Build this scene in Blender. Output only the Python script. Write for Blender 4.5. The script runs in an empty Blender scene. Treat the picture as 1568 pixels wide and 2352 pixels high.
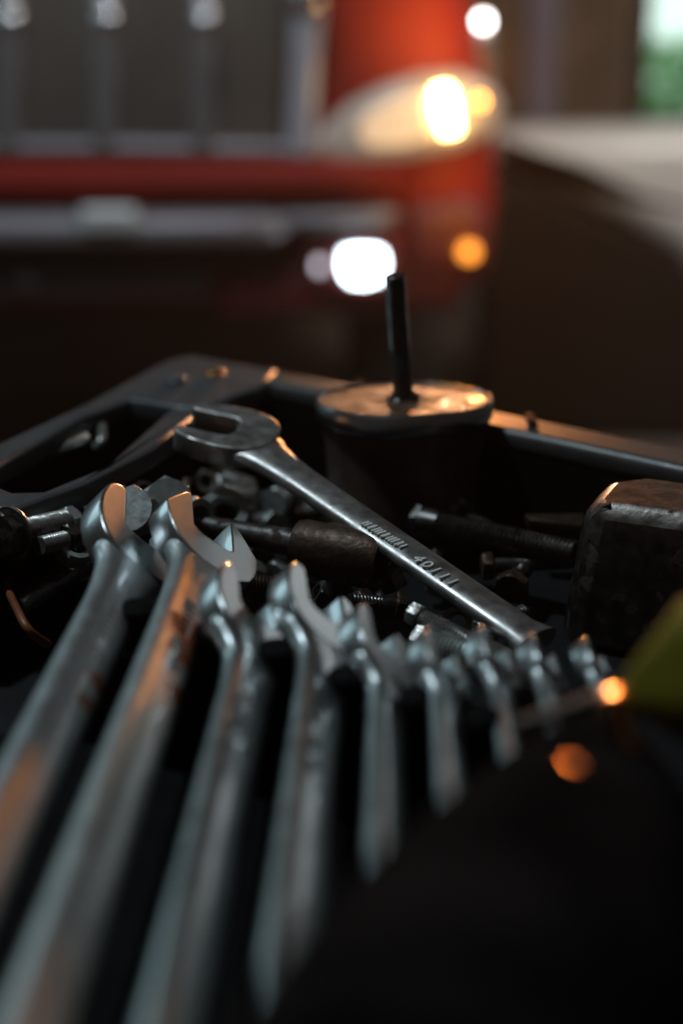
import bpy, bmesh, math, random
from mathutils import Vector, Matrix

random.seed(7)
SC = bpy.context.scene
COL = SC.collection
R = math.radians

# ------------------------------------------------------------------ camera
CAM_Z = 1.10
TILT = R(19.4)
FPX = 3267.0                      # focal length in units of a 1568 x 2352 frame (50 mm on 24 x 36)
cd = bpy.data.cameras.new('camera')
cam = bpy.data.objects.new('camera', cd)
COL.objects.link(cam)
cam.location = (0, 0, CAM_Z)
cam.rotation_euler = (math.pi / 2 - TILT, 0, 0)
cd.sensor_fit = 'VERTICAL'
cd.sensor_height = 36.0
cd.sensor_width = 24.0
cd.lens = 50.0
cd.clip_start = 0.02
cd.clip_end = 100
cd.dof.use_dof = True
cd.dof.focus_distance = 0.585
cd.dof.aperture_fstop = 3.2
cd.dof.aperture_blades = 0
SC.camera = cam

# ------------------------------------------------------------------ world, view
w = bpy.data.worlds.new('World')
SC.world = w
w.use_nodes = True
w.node_tree.nodes['Background'].inputs[0].default_value = (1.0, 0.86, 0.74, 1)
w.node_tree.nodes['Background'].inputs[1].default_value = 0.022
SC.view_settings.view_transform = 'Standard'
SC.view_settings.look = 'None'
SC.view_settings.exposure = 0.0
SC.view_settings.gamma = 1.0


def P(px, py, z):
    """point at height z seen at pixel (px, py) of the 1568 x 2352 frame"""
    a, b = (px - 784) / FPX, (1176 - py) / FPX
    d = Vector((a, math.cos(TILT) + b * math.sin(TILT), -math.sin(TILT) + b * math.cos(TILT)))
    t = (z - CAM_Z) / d.z
    return Vector((d.x * t, d.y * t, z))


def Q(px, py, Y):
    """point at distance Y in front of the camera seen at pixel (px, py)"""
    a, b = (px - 784) / FPX, (1176 - py) / FPX
    d = Vector((a, math.cos(TILT) + b * math.sin(TILT), -math.sin(TILT) + b * math.cos(TILT)))
    t = Y / d.y
    return Vector((d.x * t, Y, CAM_Z + d.z * t))


# ------------------------------------------------------------------ lamps
def area(name, loc, target, sx, sy, power, color):
    ld = bpy.data.lights.new(name, 'AREA')
    ld.shape = 'RECTANGLE'
    ld.size, ld.size_y = sx, sy
    ld.energy = power
    ld.color = color
    o = bpy.data.objects.new(name, ld)
    COL.objects.link(o)
    o.location = loc
    o.rotation_euler = (Vector(target) - Vector(loc)).to_track_quat('-Z', 'Y').to_euler()
    return o


area('overhead_lamp', (-0.75, 0.75, 2.6), (-0.05, 0.6, 0.9), 0.11, 0.11, 14.0, (0.72, 0.9, 1.0))
area('car_fill', (-0.3, 1.3, 2.4), (-0.3, 2.6, 2.05), 0.16, 0.16, 12.0, (0.85, 0.93, 1.0))  # unseen fill light added to brighten the car front
area('side_window_light', (-1.6, 2.0, 1.6), (0, 0.5, 0.9), 0.8, 0.6, 2.9, (0.58, 0.88, 0.97))
area('right_fill', (1.75, 3.3, 1.35), (0, 0.5, 0.9), 0.8, 0.7, 1.5, (0.86, 0.96, 1.0))  # unseen fill added so the wrench faces pick up light
area('background_fill', (1.5, 2.3, 2.6), (1.35, 4.2, 0.7), 0.6, 0.6, 30.0, (1.0, 0.92, 0.84))  # unseen fill added to light the back wall and white car


# ------------------------------------------------------------------ materials
def mat(name, base, rough=0.5, metal=0.0, spec=0.5, rvar=0.0, bump=0.0, bscale=300.0, cvar=0.0, cscale=60.0,
        spot=None, spot_scale=90.0, spot_thr=0.62, coat=0.0, emit=None, estr=0.0, patches=()):
    m = bpy.data.materials.new(name)
    m.use_nodes = True
    nt = m.node_tree
    b = nt.nodes['Principled BSDF']
    b.inputs['Base Color'].default_value = (*base, 1)
    b.inputs['Roughness'].default_value = rough
    b.inputs['Metallic'].default_value = metal
    b.inputs['Specular IOR Level'].default_value = spec
    b.inputs['Coat Weight'].default_value = coat
    b.inputs['Coat Roughness'].default_value = 0.08
    if emit:
        b.inputs['Emission Color'].default_value = (*emit, 1)
        b.inputs['Emission Strength'].default_value = estr
    L = nt.links.new
    tc = nt.nodes.new('ShaderNodeTexCoord')

    def noise(sc, det=4):
        n = nt.nodes.new('ShaderNodeTexNoise')
        n.inputs['Scale'].default_value = sc
        n.inputs['Detail'].default_value = det
        L(tc.outputs['Object'], n.inputs['Vector'])
        return n

    def ramp(n, lo, hi, a, c):
        r = nt.nodes.new('ShaderNodeMapRange')
        r.inputs[1].default_value, r.inputs[2].default_value = lo, hi
        r.inputs[3].default_value, r.inputs[4].default_value = a, c
        L(n.outputs['Fac'], r.inputs[0])
        return r
    colsock = None
    if cvar:
        n = noise(cscale, 6)
        r = ramp(n, 0.3, 0.7, 0, 1)
        mx = nt.nodes.new('ShaderNodeMix')
        mx.data_type = 'RGBA'
        mx.inputs[6].default_value = (*[c * (1 - cvar) for c in base], 1)
        mx.inputs[7].default_value = (*[min(1, c * (1 + cvar)) for c in base], 1)
        L(r.outputs[0], mx.inputs[0])
        colsock = mx.outputs[2]
    rsock = None
    if rvar:
        n = noise(cscale * 1.7, 5)
        r = ramp(n, 0.3, 0.7, max(0.04, rough - rvar), min(1, rough + rvar))
        rsock = r.outputs[0]
    if spot:
        n = noise(spot_scale, 8)
        r = ramp(n, spot_thr, spot_thr + 0.07, 0, 1)
        for pc, pr in patches:
            ds = nt.nodes.new('ShaderNodeVectorMath')
            ds.operation = 'DISTANCE'
            ds.inputs[1].default_value = pc
            L(tc.outputs['Object'], ds.inputs[0])
            n2 = noise(260, 6)
            pm = nt.nodes.new('ShaderNodeMath')
            pm.operation = 'MULTIPLY_ADD'
            pm.inputs[1].default_value = pr * 1.6
            L(n2.outputs['Fac'], pm.inputs[0])
            L(ds.outputs['Value'], pm.inputs[2])
            pr_ = nt.nodes.new('ShaderNodeMapRange')
            pr_.inputs[1].default_value, pr_.inputs[2].default_value = pr * 1.55, pr * 1.95
            pr_.inputs[3].default_value, pr_.inputs[4].default_value = 1, 0
            L(pm.outputs[0], pr_.inputs[0])
            mxm = nt.nodes.new('ShaderNodeMath')
            mxm.operation = 'MAXIMUM'
            L(r.outputs[0], mxm.inputs[0])
            L(pr_.outputs[0], mxm.inputs[1])
            r = mxm
        mx = nt.nodes.new('ShaderNodeMix')
        mx.data_type = 'RGBA'
        mx.inputs[6].default_value = (*base, 1)
        if colsock:
            L(colsock, mx.inputs[6])
        mx.inputs[7].default_value = (*spot, 1)
        L(r.outputs[0], mx.inputs[0])
        colsock = mx.outputs[2]
        mr = nt.nodes.new('ShaderNodeMapRange')
        mr.inputs[3].default_value, mr.inputs[4].default_value = metal, metal * 0.15
        L(r.outputs[0], mr.inputs[0])
        L(mr.outputs[0], b.inputs['Metallic'])
        ma = nt.nodes.new('ShaderNodeMath')
        ma.operation = 'MAXIMUM'
        ma.inputs[0].default_value = rough
        if rsock:
            L(rsock, ma.inputs[0])
        m2 = nt.nodes.new('ShaderNodeMath')
        m2.operation = 'MULTIPLY'
        m2.inputs[1].default_value = 0.8
        L(r.outputs[0], m2.inputs[0])
        L(m2.outputs[0], ma.inputs[1])
        rsock = ma.outputs[0]
    if colsock:
        L(colsock, b.inputs['Base Color'])
    if rsock:
        L(rsock, b.inputs['Roughness'])
    if bump:
        n = noise(bscale, 6)
        bp = nt.nodes.new('ShaderNodeBump')
        bp.inputs['Strength'].default_value = 1.0
        bp.inputs['Distance'].default_value = bump
        L(n.outputs['Fac'], bp.inputs['Height'])
        L(bp.outputs[0], b.inputs['Normal'])
    return m


M = {}
M['satin_steel'] = mat('satin_steel', (0.43, 0.45, 0.455), 0.31, 1.0, rvar=0.03, bump=0.00006, bscale=900, cvar=0.10, cscale=80, coat=0.9,
                       spot=(0.09, 0.035, 0.012), spot_scale=95, spot_thr=0.70)
M['shaft_satin'] = mat('shaft_satin', (0.43, 0.46, 0.46), 0.37, 1.0, rvar=0.08, bump=0.00010, bscale=700, cvar=0.14, cscale=80, coat=0.8,
                       spot=(0.09, 0.035, 0.012), spot_scale=95, spot_thr=0.68)
M['rusty_satin'] = mat('rusty_satin', (0.44, 0.46, 0.45), 0.50, 1.0, rvar=0.06, bump=0.00006, bscale=900, cvar=0.12, cscale=80, coat=0.5,
                       spot=(0.26, 0.07, 0.014), spot_scale=95, spot_thr=0.72,
                       patches=[((-.080, -.003, .006), .0105), ((-.098, -.004, .006), .0065), ((-.122, -.005, .005), .0055)])
M['spotted_satin'] = mat('spotted_satin', (0.44, 0.46, 0.46), 0.50, 1.0, rvar=0.06, bump=0.00006, bscale=900, cvar=0.12, cscale=80, coat=0.5,
                       spot=(0.22, 0.06, 0.014), spot_scale=95, spot_thr=0.72, patches=[((-.112, -.005, .006), .0055), ((-.128, -.004, .006), .004)])
M['worn_steel'] = mat('worn_steel', (0.36, 0.34, 0.32), 0.36, 0.75, rvar=0.12, bump=0.00015, bscale=500, cvar=0.25, cscale=120,
                      spot=(0.05, 0.025, 0.015), spot_scale=150, spot_thr=0.60)
M['dark_steel'] = mat('dark_steel', (0.13, 0.12, 0.115), 0.38, 1.0, rvar=0.12, bump=0.00015, bscale=500, cvar=0.3, cscale=100,
                      spot=(0.03, 0.014, 0.008), spot_scale=120, spot_thr=0.6)
M['rust_brown'] = mat('rust_brown', (0.06, 0.034, 0.02), 0.5, 0.6, rvar=0.15, bump=0.0003, bscale=400, cvar=0.45, cscale=150)
M['long_steel'] = mat('long_steel', (0.42, 0.40, 0.385), 0.44, 1.0, rvar=0.09, bump=0.00008, bscale=700, cvar=0.2, cscale=90, coat=0.2,
                      spot=(0.06, 0.03, 0.015), spot_scale=140, spot_thr=0.68)
M['zinc'] = mat('zinc', (0.40, 0.42, 0.40), 0.42, 0.65, rvar=0.1, bump=0.0001, bscale=500, cvar=0.2, cscale=200)
M['rusty_plate'] = mat('rusty_plate', (0.10, 0.052, 0.026), 0.60, 0.35, rvar=0.15, bump=0.0005, bscale=420, cvar=0.6, cscale=90)
M['rim_edge'] = mat('rim_edge', (0.045, 0.040, 0.038), 0.44, 0.0, spec=1.0, rvar=0.06, bump=0.00012, bscale=900, cvar=0.2)
M['rubber'] = mat('rubber', (0.07, 0.048, 0.038), 0.34, 0.0, rvar=0.1, bump=0.0002, bscale=300, cvar=0.3)
M['tray_plastic'] = mat('tray_plastic', (0.062, 0.066, 0.071), 0.38, 0.0, rvar=0.06, bump=0.00012, bscale=900, cvar=0.15)
M['black_plastic'] = mat('black_plastic', (0.004, 0.004, 0.004), 0.7, 0.0, spec=0.06, rvar=0.06, bump=0.0001, bscale=600, cvar=0.3)
M['gloss_black'] = mat('gloss_black', (0.010, 0.0085, 0.008), 0.7, 0.0, spec=0.0, bump=0.0015, bscale=60, cvar=0.6, cscale=35)
M['oily_black'] = mat('oily_black', (0.22, 0.23, 0.25), 0.25, 0.9, rvar=0.08, bump=0.0005, bscale=260, cvar=0.4)
M['cart_paint'] = mat('cart_paint', (0.008, 0.008, 0.009), 0.6, spec=0.2, cvar=0.2)
M['yellow_plastic'] = mat('yellow_plastic', (0.125, 0.108, 0.008), 0.75, 0.0, spec=0.1, rvar=0.05, cvar=0.12, cscale=30)
M['orange_cable'] = mat('orange_cable', (0.20, 0.06, 0.02), 0.45, 0.0, cvar=0.3)
M['glint_steel'] = mat('glint_steel', (0.85, 0.42, 0.14), 0.21, 1.0, cvar=0.1)  # orange put into the metal to imitate amber glints
# car and garage
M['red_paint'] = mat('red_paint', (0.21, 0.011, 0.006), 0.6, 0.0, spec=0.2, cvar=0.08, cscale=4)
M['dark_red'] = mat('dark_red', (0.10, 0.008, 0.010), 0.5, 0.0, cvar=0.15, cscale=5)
M['chrome'] = mat('chrome', (0.88, 0.90, 0.94), 0.12, 1.0, cvar=0.05)
M['dull_bar'] = mat('dull_bar', (0.22, 0.21, 0.21), 0.2, 0.4, cvar=0.05)
M['silver_trim'] = mat('silver_trim', (0.25, 0.23, 0.25), 0.42, 0.2, cvar=0.05)
M['grille_dark'] = mat('grille_dark', (0.088, 0.073, 0.06), 0.5, 0.0, cvar=0.2, cscale=8)
M['car_black'] = mat('car_black', (0.010, 0.010, 0.010), 0.5, 0.0, cvar=0.2)
M['mesh_grey'] = mat('mesh_grey', (0.055, 0.05, 0.05), 0.5, 0.0, cvar=0.2)
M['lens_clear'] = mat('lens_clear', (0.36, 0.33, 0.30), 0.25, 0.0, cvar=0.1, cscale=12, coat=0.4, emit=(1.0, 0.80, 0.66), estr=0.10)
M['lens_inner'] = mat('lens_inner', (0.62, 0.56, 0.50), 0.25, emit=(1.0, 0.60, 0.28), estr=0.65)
M['headlight_glow'] = mat('headlight_glow', (1, 0.8, 0.5), 0.4, emit=(1.0, 0.60, 0.20), estr=42.0)
M['amber_glow'] = mat('amber_glow', (1, 0.5, 0.1), 0.4, emit=(1.0, 0.36, 0.05), estr=13)
M['side_amber_glow'] = mat('side_amber_glow', (1, 0.5, 0.1), 0.4, emit=(1.0, 0.33, 0.035), estr=3.2)
M['fog_glow'] = mat('fog_glow', (0.9, 0.95, 1), 0.4, emit=(0.72, 0.90, 1.0), estr=16.0)
M['white_paint'] = mat('white_paint', (0.72, 0.69, 0.64), 0.4, 0.0, coat=0.3, cvar=0.04, cscale=3)
M['tyre'] = mat('tyre', (0.016, 0.014, 0.013), 0.8, 0.0, cvar=0.2)
M['concrete'] = mat('concrete', (0.13, 0.105, 0.085), 0.8, 0.0, bump=0.002, bscale=40, cvar=0.3, cscale=3)
M['board'] = mat('board', (0.17, 0.11, 0.07), 0.75, 0.0, cvar=0.25, cscale=6)
M['lavender_board'] = mat('lavender_board', (0.22, 0.20, 0.24), 0.7, 0.0, cvar=0.15, cscale=6)
M['post_grey'] = mat('post_grey', (0.42, 0.40, 0.37), 0.5, 0.0, cvar=0.1, cscale=6)
M['bulb_or_glint'] = mat('bulb_or_glint', (1, 1, 1), 0.3, emit=(1.0, 0.97, 0.96), estr=22.0)  # self-lit colour standing in for a glint on the post tip
M['window_frame'] = mat('window_frame', (0.05, 0.04, 0.035), 0.6, 0.0, cvar=0.2)
M['sky'] = mat('sky', (0.0, 0.0, 0.0), 1.0, spec=0.0, emit=(0.72, 0.95, 0.85), estr=1.7)


def leafmat():
    m = bpy.data.materials.new('leaf')
    m.use_nodes = True
    nt = m.node_tree
    b = nt.nodes['Principled BSDF']
    b.inputs['Base Color'].default_value = (0.08, 0.26, 0.07, 1)
    b.inputs['Roughness'].default_value = 0.6
    t = nt.nodes.new('ShaderNodeBsdfTranslucent')
    t.inputs[0].default_value = (0.30, 0.85, 0.28, 1)
    mx = nt.nodes.new('ShaderNodeMixShader')
    mx.inputs[0].default_value = 0.7
    nt.links.new(b.outputs[0], mx.inputs[1])
    nt.links.new(t.outputs[0], mx.inputs[2])
    nt.links.new(mx.outputs[0], nt.nodes['Material Output'].inputs[0])
    return m


M['leaf'] = leafmat()
gl = bpy.data.materials.new('pane_glass')
gl.use_nodes = True
gl.node_tree.nodes['Principled BSDF'].inputs['Transmission Weight'].default_value = 1.0
gl.node_tree.nodes['Principled BSDF'].inputs['Roughness'].default_value = 0.0
gl.node_tree.nodes['Principled BSDF'].inputs['IOR'].default_value = 1.02
M['pane_glass'] = gl


# ------------------------------------------------------------------ mesh helpers
class MB:
    def __init__(s):
        s.v, s.f = [], []

    def add(s, vs, fs):
        k = len(s.v)
        s.v += [Vector(x) for x in vs]
        s.f += [tuple(i + k for i in f) for f in fs]

    def rings(s, rings, cap0=True, cap1=True, close=True):
        n = len(rings[0])
        vs = [p for r in rings for p in r]
        fs = []
        for i in range(len(rings) - 1):
            for j in range(n if close else n - 1):
                a, b = i * n + j, i * n + (j + 1) % n
                fs.append((a, b, b + n, a + n))
        if cap0:
            fs.append(tuple(reversed(range(n))))
        if cap1:
            fs.append(tuple(range((len(rings) - 1) * n, len(rings) * n)))
        s.add(vs, fs)

    def box(s, lo, hi, bev=0.0):
        x0, y0, z0 = lo
        x1, y1, z1 = hi
        poly = [(x0, y0), (x1, y0), (x1, y1), (x0, y1)]
        s.prism(poly, z0, z1, bev)

    def prism(s, poly, z0, z1, bev=0.0, tf=None, steps=3, bottom=True):
        """extruded outline with rounded top and bottom edges; tf maps (x, y, z)"""
        poly = [Vector((p[0], p[1])) for p in poly]
        ar = sum(poly[i - 1].x * poly[i].y - poly[i].x * poly[i - 1].y for i in range(len(poly)))
        if ar < 0:
            poly.reverse()
        n = len(poly)
        nor = []
        for i in range(n):
            a, b, c = poly[i - 1], poly[i], poly[(i + 1) % n]
            d1, d2 = (b - a).normalized(), (c - b).normalized()
            n1, n2 = Vector((d1.y, -d1.x)), Vector((d2.y, -d2.x))
            m = n1 + n2
            m = m / max(0.35, m.length_squared / 2) if m.length > 1e-6 else n1
            nor.append(m)
        tf = tf or (lambda p: p)

        def ring(ins, z):
            return [Vector(tf(Vector((p.x - q.x * ins, p.y - q.y * ins, z)))) for p, q in zip(poly, nor)]
        rs = []
        if bev > 0:
            fl_ = bev + min(0.0005, bev * 0.5)
            st = [k / steps for k in range(steps + 1)]
            if bottom:
                rs += [ring(fl_, z0)]
                rs += [ring(bev * (1 - math.sin(t * math.pi / 2)), z0 + bev * (1 - math.cos(t * math.pi / 2))) for t in st]
            else:
                rs += [ring(0, z0)]
            rs += [ring(bev * (1 - math.cos(t * math.pi / 2)), z1 - bev + bev * math.sin(t * math.pi / 2)) for t in st]
            rs += [ring(fl_, z1)]
        else:
            rs = [ring(0, z0), ring(0, z1)]
        s.rings(rs)

    def tube(s, pts, rad, seg=12, caps=True):
        pts = [Vector(p) for p in pts]
        rad = rad if isinstance(rad, (list, tuple)) else [rad] * len(pts)
        t0 = (pts[1] - pts[0]).normalized()
        up = Vector((0, 0, 1)) if abs(t0.z) < 0.9 else Vector((1, 0, 0))
        x = t0.cross(up).normalized()
        rs = []
        for i, p in enumerate(pts):
            t = (pts[min(i + 1, len(pts) - 1)] - pts[max(i - 1, 0)]).normalized()
            x = (x - t * x.dot(t)).normalized()
            y = t.cross(x)
            rs.append([p + (x * math.cos(a) + y * math.sin(a)) * rad[i] for a in [2 * math.pi * k / seg for k in range(seg)]])
        s.rings(rs, caps, caps)

    def lathe(s, prof, mtx=None, seg=24, cap0=True, cap1=True):
        mtx = mtx or Matrix()
        s.rings([[mtx @ Vector((r * math.cos(a), r * math.sin(a), z)) for a in [2 * math.pi * k / seg for k in range(seg)]]
                 for r, z in prof], cap0, cap1)

    def thread(s, r, depth, pitch, z0, z1, mtx=None, seg=16):
        mtx = mtx or Matrix()
        n = max(4, int((z1 - z0) / pitch * 4))
        rs = []
        for i in range(n + 1):
            z = z0 + (z1 - z0) * i / n
            ring = []
            for k in range(seg):
                a = 2 * math.pi * k / seg
                ph = (z / pitch - k / seg) % 1.0
                tri = abs(ph * 2 - 1)
                e = 0.6 if i in (0, n) else 0
                rr = r - depth * max(tri, e)
                ring.append(mtx @ Vector((rr * math.cos(a), rr * math.sin(a), z)))
            rs.append(ring)
        s.rings(rs)

    def hexa(s, af, z0, z1, mtx=None, hole=0.0):
        """hexagon with chamfered corners, across flats af"""
        mtx = mtx or Matrix()
        n = 24
        rc = af / math.sqrt(3)

        def hr(a, lim):
            a6 = ((a + math.pi / 6) % (math.pi / 3)) - math.pi / 6
            return min(af / 2 / math.cos(a6), lim)
        ang = [2 * math.pi * k / n for k in range(n)]
        lo = [(hr(a, af / 2 * 1.0) * 0.99) for a in ang]
        mid = [hr(a, rc) for a in ang]
        ch = (z1 - z0) * 0.14
        prof = [(lo, z0), (mid, z0 + ch), (mid, z1 - ch), (lo, z1)]
        rs = [[mtx @ Vector((r[k] * math.cos(ang[k]), r[k] * math.sin(ang[k]), z)) for k in range(n)] for r, z in prof]
        if hole:
            inn = [[mtx @ Vector((rr * math.cos(a), rr * math.sin(a), z)) for a in ang] for rr, z in
                   [(hole * 1.12, z1), (hole, z1 - ch), (hole, z0 + ch), (hole * 1.12, z0)]]
            rs = rs + inn + [rs[0]]
            s.rings(rs, False, False)
        else:
            s.rings(rs)

    def build(s, name, material, parent=None, smooth=35, loc=None):
        me = bpy.data.meshes.new(name)
        off = Vector(loc) if loc is not None else Vector((0, 0, 0))
        me.from_pydata([tuple(v - off) for v in s.v], [], s.f)
        bm = bmesh.new()
        bm.from_mesh(me)
        bmesh.ops.remove_doubles(bm, verts=bm.verts, dist=1e-7)
        bmesh.ops.recalc_face_normals(bm, faces=bm.faces)
        bm.to_mesh(me)
        bm.free()
        me.materials.append(material)
        for p in me.polygons:
            p.use_smooth = True
        me.set_sharp_from_angle(angle=R(smooth))
        me.update()
        o = bpy.data.objects.new(name, me)
        COL.objects.link(o)
        o.location = off
        if parent:
            o.parent = parent
        return o


def tag(o, label, cat, group=None):
    o['label'] = label
    o['category'] = cat
    if group:
        o['group'] = group
    return o


def thing(name, label, cat, loc=(0, 0, 0), mtx=None, group=None):
    o = bpy.data.objects.new(name, None)
    COL.objects.link(o)
    o.empty_display_size = 0.02
    if mtx is not None:
        o.matrix_world = mtx
    else:
        o.location = loc
    return tag(o, label, cat, group)


def struct(o):
    o['kind'] = 'structure'
    return o


def frame(origin, xdir, zhint):
    """matrix with local x along xdir and local z as near zhint as possible"""
    x = Vector(xdir).normalized()
    z = Vector(zhint)
    z = (z - x * z.dot(x)).normalized()
    y = z.cross(x)
    m = Matrix((x, y, z)).transposed().to_4x4()
    m.translation = Vector(origin)
    return m


def zframe(a, b):
    """matrix with local z running from a to b"""
    z = (Vector(b) - Vector(a)).normalized()
    up = Vector((0, 0, 1)) if abs(z.z) < 0.95 else Vector((1, 0, 0))
    x = up.cross(z).normalized()
    y = z.cross(x)
    m = Matrix((x, y, z)).transposed().to_4x4()
    m.translation = Vector(a)
    return m


def catmull(pts, k=5):
    out = []
    n = len(pts)
    for i in range(n - 1):
        p0, p1, p2, p3 = pts[max(i - 1, 0)], pts[i], pts[i + 1], pts[min(i + 2, n - 1)]
        for j in range(k):
            t = j / k
            out.append(tuple(0.5 * (2 * b + (c - a) * t + (2 * a - 5 * b + 4 * c - d) * t * t + (3 * b - a - 3 * c + d) * t ** 3)
                             for a, b, c, d in zip(p0, p1, p2, p3)))
    out.append(tuple(pts[-1]))
    return out


# ------------------------------------------------------------------ the garage (setting)
fl = MB()
fl.add([(-9, -4, 0), (9, -4, 0), (9, 12, 0), (-9, 12, 0)], [(0, 1, 2, 3)])
struct(fl.build('floor', M['concrete']))

wall = thing('garage_wall', 'brown vertical board wall far behind the cars', 'wall', (0, 5.6, 0))
x = -3.2
i = 0
while x < Q(1496, 0, 5.6).x - 0.10:
    wd = 0.16 + 0.05 * random.random()
    b = MB()
    b.box((x, 5.6 + 0.012 * random.random(), 0), (x + wd - 0.012, 5.66, 2.7), 0.004)
    o = b.build('board', M['board'], None)
    o.parent = wall
    o.matrix_parent_inverse = wall.matrix_world.inverted() if False else Matrix.Translation((0, -5.6, 0))
    x += wd


def reparent(o, root):
    o.parent = root
    bpy.context.view_layer.update()
    o.matrix_parent_inverse = root.matrix_world.inverted()


def part(mb, name, material, root, smooth=35):
    """mesh given in world coordinates, made a child of root"""
    inv = root.matrix_world.inverted()
    mb.v = [inv @ v for v in mb.v]
    return mb.build(name, material, root, smooth)


bpy.context.view_layer.update()

b = MB()
b.box((-3.2, 5.665, 0), (Q(1496, 0, 5.6).x - 0.052, 5.70, 2.7))
part(b, 'backing', M['board'], wall)

# window at the right with leaves outside
wx0, wx1 = Q(1496, 0, 5.6).x, Q(1496, 0, 5.6).x + 0.42
zb = Q(1500, 265, 5.6).z
win = thing('window', 'window at the far right with green leaves and daylight outside', 'window', (wx0, 5.6, zb))
bpy.context.view_layer.update()
for lo, hi in (((wx0 - 0.05, 5.58, zb - 0.05), (wx0, 5.66, 1.42)), ((wx1, 5.58, zb - 0.05), (wx1 + 0.05, 5.66, 1.42)),
               ((wx0, 5.58, zb - 0.05), (wx1, 5.66, zb)), ((wx0, 5.58, 1.37), (wx1, 5.66, 1.42))):
    b = MB()
    b.box(lo, hi, 0.006)
    part(b, 'frame', M['window_frame'], win)
b = MB()
b.box((wx0, 5.615, zb), (wx1, 5.62, 1.37))
part(b, 'pane', M['pane_glass'], win)
b = MB()
b.box((wx0 - 0.05, 5.60, 0), (4.2, 5.66, zb - 0.052))
b.box((wx1 + 0.052, 5.60, zb - 0.05), (4.2, 5.66, 2.7))
b.box((wx0 - 0.05, 5.60, 1.422), (wx1 + 0.05, 5.66, 2.7))
tag(b.build('plain_wall', M['board']), 'plain brown wall around the window at right', 'wall')
b = MB()
b.add([(wx0 - 1.5, 8, -0.5), (4.5, 8, -0.5), (4.5, 8, 3), (wx0 - 1.5, 8, 3)], [(0, 3, 2, 1)])
struct(b.build('sky', M['sky']))
bush = thing('bush', 'green bush in daylight outside the window', 'bush', (wx0 + 0.35, 6.4, 0))
bpy.context.view_layer.update()
b = MB()
for i in range(2600):
    c = Vector((wx0 + 0.35 + random.gauss(0, 0.33), 6.4 + random.uniform(-0.25, 0.25), random.uniform(0.3, 0.93 + 0.09 * random.random())))
    s = random.uniform(0.02, 0.05)
    d1 = Vector((random.uniform(-1, 1), random.uniform(-1, 1), random.uniform(-1, 1))).normalized()
    d2 = d1.orthogonal().normalized()
    b.add([c - d1 * s, c + d2 * s * 0.45, c + d1 * s, c - d2 * s * 0.45], [(0, 1, 2, 3)])
o = part(b, 'foliage', M['leaf'], bush)
b = MB()
b.tube([(wx0 + 0.35, 6.4, 0), (wx0 + 0.33, 6.42, 0.5), (wx0 + 0.38, 6.4, 0.95)], [0.03, 0.022, 0.01], 8)
part(b, 'stem', M['board'], bush)

# lavender door leaf and pale post in front of the wall
a0, a1 = Q(1215, 0, 5.5), Q(1262, 330, 5.5)
b = MB()
b.box((a0.x, 5.5, a1.z + 0.06), (a1.x + 0.02, 5.59, 2.7), 0.008)
tag(b.build('pipe_cover', M['lavender_board']), 'lavender grey vertical strip fixed to the brown wall', 'wall strip')
pp = Q(1107, 48, 4.6)
post = thing('glint_post', 'pale slim post with a glowing tip in place of a glint behind the red car', 'post', (pp.x, 4.6, 0))
bpy.context.view_layer.update()
b = MB()
b.lathe([(0.06, 0), (0.06, 0.02), (0.03, 0.03), (0.026, pp.z - 0.04), (0.03, pp.z - 0.03), (0.02, pp.z - 0.018)], Matrix.Translation((pp.x, 4.6, 0)), 16)
part(b, 'pole', M['post_grey'], post)
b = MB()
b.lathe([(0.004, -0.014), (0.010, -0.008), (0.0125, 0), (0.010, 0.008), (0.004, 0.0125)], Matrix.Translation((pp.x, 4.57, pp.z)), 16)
part(b, 'bulb_or_glint', M['bulb_or_glint'], post)  # glowing tip imitates a reflected highlight on the post

# ------------------------------------------------------------------ the red car
YC = 2.62
car = thing('red_car', 'red car with lit headlight and chrome barred grille facing the tool tray', 'car', (-0.5, YC, 0))
bpy.context.view_layer.update()


def front_panel(pix, y0, y1, name, material, bev=0.02, root=None, steps=4, smooth=40):
    """outline given by pixels at distance y0, extruded back to y1"""
    pts = [Q(px, py, y0) for px, py in pix]
    b = MB()
    b.prism([(p.x, p.z) for p in pts], -y1, -y0, bev, tf=lambda p: Vector((p.x, -p.z, p.y)), steps=steps)
    return part(b, name, material, root or car, smooth)


body_px = [(-700, -260), (1085, -260), (1105, 60), (1145, 290), (1150, 480), (1125, 640), (1050, 715), (-700, 725)]
front_panel(body_px, YC, 4.6, 'body', M['red_paint'], 0.09, steps=8)
# grille
front_panel([(-700, -200), (672, -200), (655, 200), (650, 372), (-700, 378)], YC - 0.03, YC + 0.05, 'grille', M['grille_dark'], 0.015)
for px in (-195, 25, 245, 470):
    lo = Q(px, 345, YC - 0.03)
    hi = Q(px, 60, YC - 0.03)
    pts = [lo.lerp(hi, t) + Vector((0, -0.012, 0)) for t in (0, 0.33, 0.66, 1)]
    for k in range(1, 9):
        a = k / 8 * R(88)
        pts.append(hi + Vector((0, -0.012 + 0.10 * (1 - math.cos(a)), 0.10 * math.sin(a))))
    b = MB()
    b.tube(pts, 0.024, 16)
    o = part(b, 'grille_bar', M['dull_bar'], car, 60)
    bpy.context.view_layer.update()
    q = Q(px, 46, YC - 0.055)
    b = MB()
    b.lathe([(0.023 * math.cos(R(t)), 0.023 * math.sin(R(t))) for t in range(-88, 89, 11)], Matrix.Translation(q), 24)
    part(b, 'bar_glint', M['chrome'], o, 60)  # chrome ball added to catch a highlight on the bar
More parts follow.
